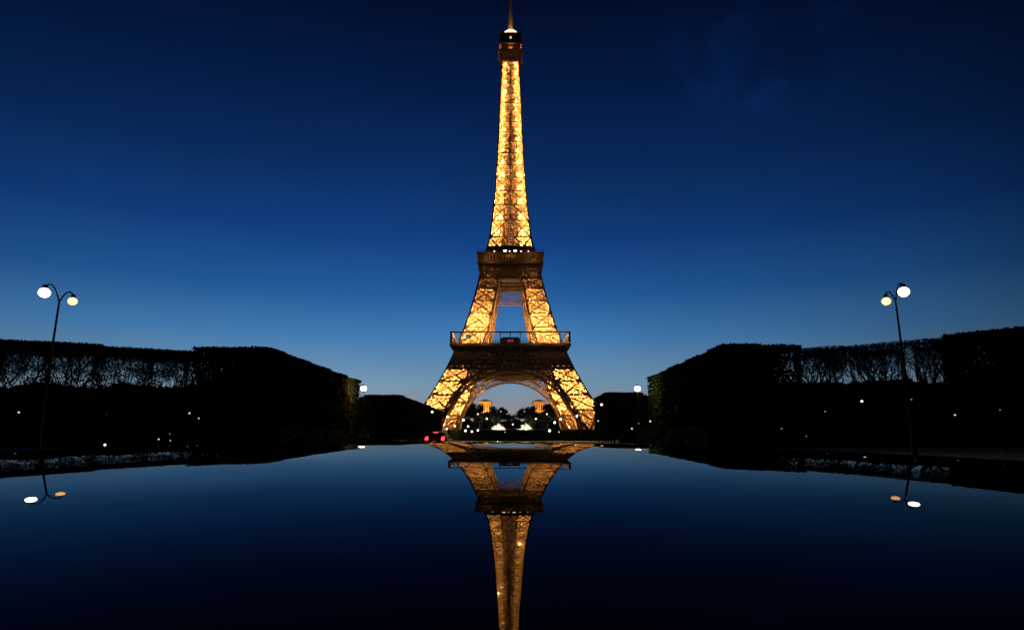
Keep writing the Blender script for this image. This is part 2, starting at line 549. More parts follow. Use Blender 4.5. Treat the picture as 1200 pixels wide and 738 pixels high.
b.box(-6, 6, -29, -20, 56.003, 59.6); b.box(-5, 5, -28.6, -20.4, 59.6, 60.4)
pv = b.build('pavilion', M['cabin'], p1)
b = MB(); b.box(-1.6, 1.7, -29.12, -29.003, 57.2, 58.8)
b.build('lit_screen', M['magenta_screen'], pv)
b = MB()

b = MB(); ring_slab(b, 35.2, 9.0, 42.4, 43.0)  # dark slab added so the belt reads black, hides the sky behind
b.build('sky_block_slab', M['cabin'], p1)
b = MB()
for k in range(-3, 4):
    b.box(-20, 20, k * 9 - .2, k * 9 + .2, 47.5, 54.2)  # dark plates added to block the sky seen through the truss
b.build('sky_block_plates', M['cabin'], p1)

# second platform
b = MB()
ring_slab(b, 19.9, 4.2, 108.2, 109.2)
ring_slab(b, 20.6, 4.2, 115.0, 115.9)
for k in range(-4, 5):
    b.bar((k * 4.2, -19, 107.9), (k * 4.2, 19, 107.9), .6); b.bar((-19, k * 4.2, 107.8), (19, k * 4.2, 107.8), .5)
p2 = b.build('second_platform', M['iron'], tower)
b = MB()
for s in range(4):
    b.bar(side_pt(s, -20.9, 115.3, 20.7), side_pt(s, 20.9, 115.3, 20.7), 1.2)
    b.bar(side_pt(s, -20.3, 109, 20.1), side_pt(s, 20.3, 109, 20.1), 1.2)
    b.bar(side_pt(s, -20.9, 117.2, 20.8), side_pt(s, 20.9, 117.2, 20.8), .25)
    for k in range(23):
        u = -20.6 + 41.2 * k / 22
        b.bar(side_pt(s, u, 114.8, 20.7), side_pt(s, u * .975, 109.5, 20.1), .55)
    for k in range(43):
        u = -20.8 + 41.6 * k / 42
        b.bar(side_pt(s, u, 115.9, 20.75), side_pt(s, u, 117.1, 20.75), .1, caps=False)
b.build('gallery', M['iron'], p2)
b = MB()
for s in range(4):
    for h in (99.2, 103.6, 107.4):
        b.bar(side_pt(s, -oo(h) - .2, h, oo(h) + .25), side_pt(s, oo(h) + .2, h, oo(h) + .25), 1.05)
    for (h0, h1) in ((99.2, 103.6), (103.6, 107.4)):
        for k in range(16):
            u0, u1 = -1 + 2 * k / 16, -1 + 2 * (k + 1) / 16
            b.bar(side_pt(s, u0 * oo(h0), h0, oo(h0)), side_pt(s, u1 * oo(h1), h1, oo(h1)), .4, caps=False)
            b.bar(side_pt(s, u1 * oo(h0), h0, oo(h0)), side_pt(s, u0 * oo(h1), h1, oo(h1)), .4, caps=False)
            b.bar(side_pt(s, u0 * oo(h0), h0, oo(h0)), side_pt(s, u0 * oo(h1), h1, oo(h1)), .4, caps=False)
    # struts between the legs under the belt
    for h in (90.5, 93, 96):
        b.bar(side_pt(s, -ii(h), h, oo(h) - .5), side_pt(s, ii(h), h, oo(h) - .5), .7)
    for k in range(8):
        u0, u1 = -1 + 2 * k / 8, -1 + 2 * (k + 1) / 8
        b.bar(side_pt(s, u0 * ii(90.5), 90.5, oo(90.5) - .5), side_pt(s, u1 * ii(96), 96, oo(96) - .5), .3, caps=False)
        b.bar(side_pt(s, u1 * ii(90.5), 90.5, oo(90.5) - .5), side_pt(s, u0 * ii(96), 96, oo(96) - .5), .3, caps=False)
b.build('belt_truss', M['iron'], p2)
b = MB()
b.box(-6.2, 6.2, -14, 14, 99.5, 107.3)
b.box(-14, 14, -6.2, 6.2, 99.6, 107.2)
b.build('lift_lobby', M['cabin'], p2)
b = MB()
ring_slab(b, 15.8, 11.5, 116.0, 119.8)
ring_slab(b, 14.9, 10.5, 119.8, 121.6)
cb = b.build('upper_floor', M['cabin'], p2)
for (x, w) in ((-3.4, 2.0), (3.0, 1.8), (-0.4, 1.0), (-10.2, .8), (6.8, .9), (11.4, .7)):
    b = MB(); b.box(x - w / 2, x + w / 2, -15.95, -15.803, 117.0, 118.8 if w > 1.5 else 118)
    b.build('lit_window', M['white_window'], cb)
b = MB()
for s in range(4):
    b.box(-.1, .1, -.1, .1, 117, 117.1)
# spire
SPL = [116]
step = 12.2
while SPL[-1] + step < 258:
    SPL.append(SPL[-1] + step); step = max(7.2, step * 0.945)
SPL.append(262)
fr, la, co = MB(), MB(), MB()
for sx in (-1, 1):
    for sy in (-1, 1):
        for k in range(len(SPL) - 1):
            q = oo((SPL[k] + SPL[k + 1]) / 2) / 13
            leg_section(SPL[k:k + 2], sx, sy, .55 + .4 * q, .78 * q, .16 + .05 * q, 2, fr, la, None, .15 + .2 * q)
pr = random.Random(31)  # slats added inside the spire to catch the floodlight as a gold fill
for s in range(4):
    for k in range(len(SPL) - 1):
        NS = 7
        for m in range(NS):
            for q in (-1, 1):
                if pr.random() < .06: continue
                ha = SPL[k] + (SPL[k + 1] - SPL[k]) * m / NS
                hb = SPL[k] + (SPL[k + 1] - SPL[k]) * (m + pr.uniform(.6, .85)) / NS
                ua, ub = oo(ha), oo(hb)
                e0, e1 = pr.uniform(.04, .10), pr.uniform(.80, .88)
                co.poly([side_pt(s, q * ua * e0, ha, ua * .42), side_pt(s, q * ua * e1, ha, ua * .42), side_pt(s, q * ub * e1, hb, ub * .42), side_pt(s, q * ub * e0, hb, ub * .42)])
for s in range(4):
    for k in range(len(SPL) - 1):
        h0, h1 = SPL[k], SPL[k + 1]
        d0, d1 = oo(h0), oo(h1)
        i0, i1 = ii(h0), ii(h1)
        fr.bar(side_pt(s, -oo(h1) - .9, h1, d1 + .12), side_pt(s, oo(h1) + .9, h1, d1 + .12), .35 + .5 * d1 / 13)
        for m in range(1, 6):
            hm = h0 + (h1 - h0) * m / 6
            la.bar(side_pt(s, -ii(hm), hm, oo(hm)), side_pt(s, ii(hm), hm, oo(hm)), .3)
        if h0 < 215:
            la.bar(side_pt(s, -i0, h0, d0), side_pt(s, i1, h1, d1), .4); la.bar(side_pt(s, i0, h0, d0), side_pt(s, -i1, h1, d1), .4)
            hm = (h0 + h1) / 2; im = (i0 + i1) / 2; dm = (d0 + d1) / 2
            la.bar(side_pt(s, -im, hm, dm), side_pt(s, im, hm, dm), .35)
spire = fr.build('spire', M['iron'], tower); la.build('cross_bracing', M['iron'], spire); co.build('light_catch_slats', M['iron'], spire)
b = MB()
b.bar((0, 0, 117), (0, 0, 260), .6)
for k in range(36): b.box(-.6, .6, -.6, .6, 119 + k * 3.9, 119.35 + k * 3.9)
b.build('lift_shaft', M['iron'], spire)

# top
b = MB()
n0 = len(b.v)
ring = [(5.6, 259), (6.6, 262.5), (8.4, 266), (8.6, 266.01), (8.6, 267.2)]
for hw, z in ring:
    b.v += [(-hw, -hw, z), (hw, -hw, z), (hw, hw, z), (-hw, hw, z)]
for t in range(len(ring) - 1):
    for k in range(4):
        b.f.append((n0 + t * 4 + k, n0 + t * 4 + (k + 1) % 4, n0 + t * 4 + 4 + (k + 1) % 4, n0 + t * 4 + 4 + k))
b.f.append(tuple(n0 + (len(ring) - 1) * 4 + k for k in range(4)))
tp = b.build('top_platform', M['iron'], tower)
b = MB()
for s in range(4):
    for k in range(9):
        u = -8.6 + 17.2 * k / 8
        b.bar(side_pt(s, u, 267.2, 8.55), side_pt(s, u, 271.4, 8.5), .35)
    b.bar(side_pt(s, -8.8, 271.6, 8.6), side_pt(s, 8.8, 271.6, 8.6), .7)
    b.bar(side_pt(s, -8.7, 269, 8.6), side_pt(s, 8.7, 269, 8.6), .25)
    for k in (-1, 1):
        b.bar(side_pt(s, k * 5, 259.5, 5.3), side_pt(s, k * 8.6, 266.2, 8.7), .6)
b.build('gallery', M['iron'], tp)
b = MB()
b.box(-6.6, 6.6, -6.6, 6.6, 267.2, 272); b.box(-7.9, 7.9, -7.9, 7.9, 272.003, 274.5); b.box(-7.0, 7.0, -7.0, 7.0, 274.5, 279.6)
b.box(-7.6, 7.6, -7.6, 7.6, 279.6, 280.6)
for k in range(-3, 4):
    for s in range(4): b.bar(side_pt(s, k * 2.2, 280.6, 7.3), side_pt(s, k * 2.2, 283.5, 7.1), .22)
cab = b.build('cabin', M['cabin'], tp)
b = MB(); b.box(-.6, .7, -7.12, -7.003, 276.0, 277.8)
b.build('lit_window', M['dim_window'], cab)
b = MB()
b.lathe([(4.8, 280.6), (4.9, 283.0), (4.5, 284.5), (3.2, 286.5), (2.4, 288)], k=14)
b.build('lantern_dome', M['iron'], tp, True)
b = MB()
b.lathe([(4.95, 283.3), (5.1, 283.6), (5.1, 284.6), (4.7, 285.0)], k=14)
b.build('beacon', M['beacon'], tp)
b = MB()
b.lathe([(2.1, 287.5), (1.5, 293), (1.05, 294.5), (.95, 301), (0.9, 302), (0.8, 312), (.6, 313), (.4, 324)], k=8)
for k in range(14):
    z = 289 + k * 1.6
    w = 2.1 - k * .09
    b.box(-w, w, -.16, .16, z, z + .3); b.box(-.16, .16, -w, w, z + .31, z + .6)
b.build('antenna', M['iron'], tower)

# floodlights inside the structure
GOLD = (1.0, 0.58, 0.17)
FL_LEG, FL_UP, FL_SP = 29000, 21500, 11000
fr_ = random.Random(12)
def leg_pt(sx, sy, h, a, b_):
    o_, i_ = oo(h), ii(h)
    return (sx * (i_ + (o_ - i_) * a), sy * (i_ + (o_ - i_) * b_), h)
for sx in (-1, 1):
    for sy in (-1, 1):
        near = .93 if sy < 0 else .07
        for h, e in ((12, .12), (19.5, .8), (23, .7), (27, .7), (31, .7), (35, .6), (38.5, .35)):
            e *= fr_.uniform(.75, 1.2)
            for a_ in (.24, .76):
                lamp_light('floodlight', leg_pt(sx, sy, h + fr_.uniform(-1, 1), a_, near), FL_LEG * e * .62, GOLD, 0, tower)
            lamp_light('floodlight', leg_pt(sx, sy, h, .5, 1 - near), FL_LEG * e * .25, GOLD, 0, tower)
        for h, e in ((59, .6), (63, .7), (67, .7), (71, .7), (75, .65), (79, .6), (84, .45), (90, .2), (103, .06)):
            e *= fr_.uniform(.75, 1.2)
            for a_ in (.24, .76):
                lamp_light('floodlight', leg_pt(sx, sy, h + fr_.uniform(-.8, .8), a_, near), FL_UP * e * .62, GOLD, 0, tower)
            lamp_light('floodlight', leg_pt(sx, sy, h, .5, 1 - near), FL_UP * e * .3, GOLD, 0, tower)
for s in range(4):
    for k in range(len(SPL) - 1):
        for q in (-1, 1):
            h = SPL[k] + (SPL[k + 1] - SPL[k]) * fr_.uniform(.3, .6) + (2.5 if k == 0 else 0)
            o_ = oo(h)
            lamp_light('floodlight', side_pt(s, q * o_ * fr_.uniform(.48, .62), h, o_ * .86), FL_SP * (o_ / 12) ** 1.35 * fr_.uniform(.8, 1.2) * (.7 if k == 0 else 1), GOLD, 0, tower)
for s in range(4):
    p = side_pt(s, 0, 112.3, 15.5); lamp_light('floodlight', p, 300, GOLD, 0, tower)
    p = side_pt(s, 0, 269.5, 7.6); lamp_light('floodlight', p, 650, (1, .33, .1), 0, tower)
    for q in (-1, 1):
        for u in (15, 28):
            p = side_pt(s, q * u, 57.6, 38.6); lamp_light('floodlight', p, 260, (1, .5, .2), 0, tower)
        p = side_pt(s, q * 12, 112, 24); lamp_light('floodlight', p, 260, (1, .5, .2), 0, tower)
        # projectors at the foot of the arch
        p = side_pt(s, q * 32.5, 9, oo(9) - 1.2); lamp_light('floodlight', p, 1500, GOLD, 0, tower)
lamp_light('floodlight', (0, -7.4, 284.6), 4500, GOLD, 0, tower)

# ------------------------------------------------------------------ trees
def leaf(b, r, c, s):
    a = r.uniform(0, 2 * pi); e = r.uniform(-.9, .9)
    d1 = Vector((cos(a) * cos(e), sin(a) * cos(e), sin(e)))
    d2 = d1.cross(Vector((r.uniform(-1, 1), r.uniform(-1, 1), r.uniform(-1, 1)))).normalized()
    d1 = d1 * s; d2 = d2 * s * r.uniform(.45, .75)
    c = Vector(c)
    b.poly([c - d1, c - d2 * .9 + d1 * .1, c + d1, c + d2 + d1 * .1])

def limb_tree(r, H, w, d, z0, levels, leaf_n, trunk_r=.2, spread=.62):
    """bare pruned tree: trunk and limbs fanning up into a clipped box of twigs"""
    t = MB(); cr = MB()
    t.tube([(0, 0, 0), (r.uniform(-.1, .1), r.uniform(-.1, .1), z0 * .5), (0, 0, z0)], [trunk_r * 1.25, trunk_r, trunk_r * .85], 7)
    def inside(p): return abs(p.x) < w / 2 and abs(p.y) < d / 2 and p.z < H
    def grow(p, dirv, ln, rad, lv):
        pts = [p]; q = p.copy(); dv = dirv.copy()
        for k in range(3):
            dv = (dv + Vector((r.uniform(-.22, .22), r.uniform(-.22, .22), r.uniform(-.05, .16)))).normalized()
            q2 = q + dv * ln / 3
            if not inside(q2):
                q2.x = max(-w / 2, min(w / 2, q2.x)); q2.y = max(-d / 2, min(d / 2, q2.y)); q2.z = min(H - r.uniform(0, .25), q2.z)
            q = q2; pts.append(q.copy())
        t_or = t if lv >= levels - 1 else cr
        t_or.tube(pts, [rad, rad * .85, rad * .72, rad * .55], 5 if lv >= levels - 1 else 3)
        if lv <= 0: return
        n = r.choice((3, 3, 4))
        for i in range(n):
            src = pts[r.choice((2, 3, 3))] if i else pts[3]
            nd = (dv * .8 + Vector((r.uniform(-1, 1), r.uniform(-.8, .8), r.uniform(-.25, .9))) * spread).normalized()
            grow(src, nd, ln * r.uniform(.58, .8), rad * .56, lv - 1)
    n0 = 6
    for i in range(n0):
        a = 2 * pi * i / n0 + r.uniform(-.3, .3)
        dv = Vector((cos(a) * r.uniform(.35, .75), sin(a) * r.uniform(.2, .5), 1)).normalized()
        grow(Vector((0, 0, z0 - r.uniform(0, .4))), dv, (H - z0) * .42, trunk_r * .5, levels)
    for i in range(leaf_n):
        # the clipped top is thick with twigs and old leaves, the middle is open
        z = H - abs(r.gauss(0, .36)) if r.random() < .5 else r.uniform(z0 + 1.2, H)
        x, y = r.uniform(-w / 2, w / 2), r.uniform(-d / 2, d / 2)
        if z < H - 1.0 and mnoise.noise(Vector((x * .75 + H, y * .3, z * .8))) < -.25 + .06 * (H - z - 2): continue
        leaf(cr, r, (x, y, z), r.uniform(.05, .16))
    return t, cr

def box_tree(r, H, w, d, z0, leaf_n, size=(.12, .30)):
    t = MB(); cr = MB()
    t.tube([(0, 0, 0), (.06, 0, z0 * .6), (0, .05, z0 + 1), (0, 0, H * .8)], [.26, .22, .19, .06], 7)
    for i in range(9):
        a = r.uniform(0, 2 * pi); z = r.uniform(z0, H * .55)
        e = Vector((cos(a) * w * .4, sin(a) * d * .4, z + r.uniform(1.5, 4)))
        e.z = min(e.z, H - .4)
        t.tube([(0, 0, z), e * .5 + Vector((0, 0, z * .5)), e], [.1, .07, .03], 5)
    for i in range(leaf_n):
        x, y, z = r.uniform(-w / 2, w / 2), r.uniform(-d / 2, d / 2), r.uniform(z0, H)
        k = r.random()
        if k < .34: z = H - abs(r.gauss(0, .16))
        elif k < .58: x = r.choice((-1, 1)) * (w / 2 - abs(r.gauss(0, .3)))
        elif k < .86: y = r.choice((-1, 1)) * (d / 2 - abs(r.gauss(0, .3)))
        n = mnoise.noise(Vector((x * .5, y * .5, z * .5)))
        j = .18 + .3 * max(0, n)
        leaf(cr, r, (x + r.gauss(0, j), y + r.gauss(0, j), min(z + r.gauss(0, j * .3), H + .06 + .16 * max(0, n))), r.uniform(*size))
    return t, cr

def round_tree(r, H, w, leaf_n):
    t = MB(); cr = MB()
    t.tube([(0, 0, 0), (.2, 0, H * .2), (0, .1, H * .45), (0, 0, H * .75)], [.45, .36, .28, .08], 7)
    lobes = []
    for i in range(11):
        a = r.uniform(0, 2 * pi); q = r.uniform(.1, .34) * w
        c = Vector((cos(a) * q, sin(a) * q, H * r.uniform(.38, .84)))
        t.tube([(0, 0, H * .3), c * .5 + Vector((0, 0, H * .15)), c], [.2, .12, .05], 5)
        lobes.append((c, w * r.uniform(.16, .26)))
    for i in range(leaf_n):
        c, q = r.choice(lobes)
        v = Vector((r.gauss(0, 1), r.gauss(0, 1), r.gauss(0, 1))).normalized() * q * r.uniform(.6, 1.08)
        v.z *= .8
        p = c + v
        p.z = min(p.z, H)
        leaf(cr, r, p, r.uniform(.35, .8))
    return t, cr

def tree_proto(name, parts, mt, label, cat, group):
    t, cr = parts
    o = empty(name)
    t.build('trunk', M['bark'], o); cr.build('crown', mt, o)
    tag(o, label, cat, group)
    o['fresh'] = 1
    return o

def put(protos, i, loc, rz, scale=(1, 1, 1), label=None, group=None):
    p = protos[i % len(protos)]
    if 'fresh' in p:
        o = p; del o['fresh']
    else:
        o = copy_tree(p)
    o.location = loc; o.rotation_euler = (0, 0, rz); o.scale = scale
    if label: o['label'] = label
    if group: o['group'] = group
    return o

r = random.Random(11)
HT = 12.0
def make_box(seed): return box_tree(random.Random(seed), HT, 5.6, 5.0, 1.0, 13000)
def rowset(name, seeds, label, group):
    return [tree_proto(name, make_box(s), M['foliage'], label, 'tree', group) for s in seeds]

# dense clipped rows, near and far, both sides
specs = [
    ('left near', (-39.4, -30.0), (75.0, 121.0), 'dense clipped tree in the dark block left of the lawn, nearer the camera', 'clipped trees of the near left block'),
    ('left far', (-38.2, -29.0), (160.0, 254.0), 'dense clipped tree in the farther low dark block beside the left leg of the tower', 'clipped trees of the far left block'),
    ('right near', (25.3, 34.7), (73.0, 114.0), 'dense clipped tree in the dark block right of the lawn, nearer the camera', 'clipped trees of the near right block'),
    ('right far', (23.0, 32.0), (151.0, 172.0), 'dense clipped tree in the farther low dark block beside the right leg of the tower', 'clipped trees of the far right block'),
]
shared = [make_box(s) for s in (3, 4)]
pro = rowset('clipped_tree', (3, 4), 'x', 'x')
base_protos = pro
for nm, (x0, x1), (y0, y1), lab, grp in specs:
    n = max(2, round((y1 - y0) / 5.1))
    for k in range(n):
        y = y0 + (y1 - y0) * (k + .5) / n
        for j, x in enumerate((x0 + (x1 - x0) * .25, x0 + (x1 - x0) * .75)):
            sxx = 1.0 if (k + j) % 3 else 1.02
            put(base_protos, k + j, (x, y, 0), pi * ((k + j) % 2), ((x1 - x0) / 2 / 5.5, (y1 - y0) / n / 4.95, r.uniform(.992, 1.008)), lab, grp)

# open pruned trees along the two outer strips
op = [tree_proto('pruned_tree', limb_tree(random.Random(s), HT, 5.6, 4.2, 4.0, 5, 9000), M['dark_foliage'], 'x', 'tree', 'x') for s in (21, 22, 23)]
ob = [tree_proto('pruned_tree', limb_tree(random.Random(s), HT, 5.6, 4.2, 4.2, 5, 3600, .34), M['dark_foliage'], 'x', 'tree', 'x') for s in (24, 27, 29)]
def strip(p0, p1, n, lab, grp, k0=0, op=op):
    for k in range(n):
        t = (k + .5) / n
        x = p0[0] + (p1[0] - p0[0]) * t; y = p0[1] + (p1[1] - p0[1]) * t
        put(op, k + k0, (x, y, 0), math.atan2(p1[1] - p0[1], p1[0] - p0[0]) + pi * (k % 2), (1.0, 1, r.uniform(.985, 1.01)), lab, grp)
strip((-40.5, 78.8), (-64.5, 67.5), 5, 'open pruned tree with sky showing between bare limbs, behind the left street lamp', 'pruned trees of the left strip')
strip((-39.5, 84.8), (-67.5, 72.5), 6, 'open pruned tree half hidden behind the first row of the left strip', 'pruned trees of the second left row', 2)
strip((38.4, 84.0), (54.4, 71.0), 3, 'open pruned tree half hidden behind the first row of the right strip', 'pruned trees of the second right row', 0, ob)
strip((36.6, 78.0), (49.4, 67.0), 3, 'open pruned tree with bare fanning limbs against the sky, behind the right street lamp', 'pruned trees of the right strip', 1, ob)
for k in range(3):
    put(base_protos, k + 1, (52.6 + k * 3.2, 69.0 - k * 3.6, 0), math.atan2(-3.6, 3.2), (1.0, .9, 1.0), 'dense dark clipped tree at the far right edge, taller than the open pruned row', 'dense trees at the right edge')
    put(base_protos, k, (50.6 + k * 3.2, 65.4 - k * 3.6, 0), math.atan2(-3.6, 3.2), (1.0, .9, 1.0 - .003 * k),
        'dense dark clipped tree at the far right edge, taller than the open pruned row', 'dense trees at the right edge')

# clipped hedges at the foot of the rows
def hedge(p0, p1, h, depth, lab, seed):
    rr = random.Random(seed)
    b = MB(); p0 = Vector((*p0, 0)); p1 = Vector((*p1, 0)); d = (p1 - p0); ln = d.length; d.normalize(); nrm = Vector((-d.y, d.x, 0))
    core = MB()
    n = int(ln * 55 * h / 2.5)
    for i in range(n):
        u = rr.uniform(0, ln); v = rr.uniform(-depth / 2, depth / 2); z = rr.uniform(0, h)
        k = rr.random()
        if k < .35: z = h - abs(rr.gauss(0, .08))
        elif k < .85: v = rr.choice((-1, 1)) * (depth / 2 - abs(rr.gauss(0, .08)))
        leaf(b, rr, p0 + d * u + nrm * v + Vector((0, 0, z)), rr.uniform(.14, .3))
    a = p0 - nrm * (depth / 2 - .25); c = p0 + nrm * (depth / 2 - .25); e = p1 + nrm * (depth / 2 - .25); g = p1 - nrm * (depth / 2 - .25)
    top = Vector((0, 0, h - .25))
    b.poly([a, g, g + top, a + top]); b.poly([c, c + top, e + top, e]); b.poly([a + top, g + top, e + top, c + top]); b.poly([a, a + top, c + top, c]); b.poly([g, e, e + top, g + top])
    return tag(b.build('clipped_hedge', M['dark_foliage']), lab, 'hedge')
hedge((-72, 63.5), (-31, 72.5), 2.8, 1.6, 'long low clipped hedge at the foot of the left tree rows', 1)
hedge((-28.2, 74), (-28.2, 121), 2.6, 1.4, 'low clipped hedge along the lawn side of the near left block', 2)
hedge((24.5, 71.2), (62, 57.5), 2.8, 1.6, 'long low clipped hedge at the foot of the right tree rows', 3)
hedge((23.4, 73), (23.4, 114), 2.6, 1.4, 'low clipped hedge along the lawn side of the near right block', 4)
hedge((-30, 292), (48, 292), 5.0, 2.5, 'long dark hedge across the foot of the tower, under the arch', 5)

# the far wood behind the strips reads as one black mass
def wood():
    rr = random.Random(77); b = MB()
    for x0, x1, y0, y1, h in ((-112, -38, 92, 106, 9.3), (34, 96, 88, 102, 9.3), (-40, -28.5, 126, 148, 9.7), (24.5, 45, 120, 146, 9.7), (-400, -40, 270, 300, 11), (44, 400, 270, 300, 11)):
        n = int((x1 - x0) * (y1 - y0) * 34.0) if x1 - x0 < 200 else 5000
        for i in range(n):
            x, y = rr.uniform(x0, x1), rr.uniform(y0, y1)
            hh = h * (.92 + .13 * mnoise.noise(Vector((x * .22, y * .1, 2))) + .07 * mnoise.noise(Vector((x * .7, y * .3, 5))))
            z = hh - abs(rr.gauss(0, .8)) if rr.random() < .45 else rr.uniform(0, hh)
            leaf(b, rr, (x, y, z), rr.uniform(.4, .9))
    return tag(b.build('wood', M['dark_foliage']), 'dark wood standing as one black mass behind the clipped rows', 'wood', kind='stuff')
wood()

# ------------------------------------------------------------------ street lamps
def double_lamp(base, p_hi, p_lo, label):
    """pole with two curved arms, a white globe on the higher and an orange one on the lower"""
    o = empty('street_lamp', base)
    tag(o, label, 'street lamp', 'two headed street lamps')
    B = Vector(base); hi = Vector(p_hi) - B; lo = Vector(p_lo) - B
    top = (hi.z + lo.z) / 2 + .12
    b = MB()
    b.tube([(0, 0, 0), (0, 0, .05), (0, 0, 1.2), (0, 0, 1.25), (0, 0, 4), (0, 0, top - .3)], [.17, .15, .11, .075, .065, .05], 10)
    pole = b.build('pole', M['pole'], o, True)
    b = MB(); b.lathe([(.13, 4.0), (.16, 4.1), (.16, 4.3), (.11, 4.4)]); b.build('collar', M['pole'], pole)
    for v, m, rad in ((hi, M['lamp_white'], .31), (lo, M['lamp_orange'], .25)):
        q = Vector((v.x, v.y, 0))
        pts = []
        for k in range(9):
            t = k / 8
            pts.append((q.x * t, q.y * t, (top - .35) + (v.z + .36 - top + .35) * math.sin(t * pi / 2) + .28 * math.sin(t * pi)))
        b = MB(); b.tube(pts, .042, 7)
        arm = b.build('arm', M['pole'], o, True)
        b = MB(); b.lathe([(.05, rad * 1.55), (.11, rad * 1.45), (rad * .5, rad * .95), (rad * .55, rad * .85), (rad * .5, rad * .8)], v, 14); b.build('hood', M['pole'], arm, True)
        b = MB()
        b.lathe([(rad * .12 if k in (0, 8) else rad * sin(pi * k / 8), -rad * .92 * cos(pi * k / 8)) for k in range(9)], v, 14)
        b.build('lamp_globe', M['frosted'], arm, True)
        b = MB()
        b.lathe([(rad * .1 if k in (0, 8) else rad * .8 * sin(pi * k / 8), -rad * .74 * cos(pi * k / 8)) for k in range(9)], v, 14)
        b.build('bulb', m, arm, True)
    return o
yl = 33.4
c0 = at(70, 349, yl)
double_lamp((c0.x, yl, 0), at(52, 343, yl), at(85, 353, yl - .4), 'street lamp with two curved arms above the left tree row, white globe outward')
c0 = at(1049, 348, yl)
double_lamp((c0.x, yl, 0), at(1059, 342, yl), at(1038.5, 353, yl - .3), 'street lamp with two curved arms above the right tree row, white globe outward')

def globe_lamp(p, rad, m, label, group='single globe lamps', energy=0, col=(1, .9, .6), hood=True, cat='street lamp', side=0):
    gz = ground_z(p.y)
    o = empty('street_lamp', (p.x, p.y, gz))
    tag(o, label, cat, group)
    h = p.z - gz
    b = MB(); b.tube([(0, 0, 0), (0, 0, min(.8, h * .3)), (0, 0, min(.85, h * .32)), (0, 0, h - rad * .9)], [.13, .11, .06, .045], 7)
    b.lathe([(.05, h - rad * 1.25), (rad * .6, h - rad * .95), (rad * .6, h - rad * .85)], k=8)
    b.build('pole', M['pole'], o)
    b = MB(); b.lathe([(rad * .15 if k in (0, 8) else rad * sin(pi * k / 8), h - rad * cos(pi * k / 8)) for k in range(9)], k=12)
    b.build('lamp_globe', m, o, True)
    if hood:
        b = MB(); b.lathe([(rad * .75, h + rad * .75), (rad * .5, h + rad * 1.1), (.03, h + rad * 1.4)], k=8); b.build('cap', M['pole'], o)
    if energy:
        lamp_light('lamp_light', (side * 1.0, -.3, h - .3), energy, col, 0, o)
    return o

# the two lamps that light the ends of the near blocks
p = at(426.0, 455, 113); globe_lamp(p, .55, M['lamp_white'], 'bright white lamp lighting the far end of the near left tree block', energy=1000, col=(1, .45, .06), side=-1)
p = at(747.0, 455.5, 107); globe_lamp(p, .5, M['lamp_white'], 'bright white lamp lighting the far end of the near right tree block', energy=560, side=1, col=(1, .74, .18))

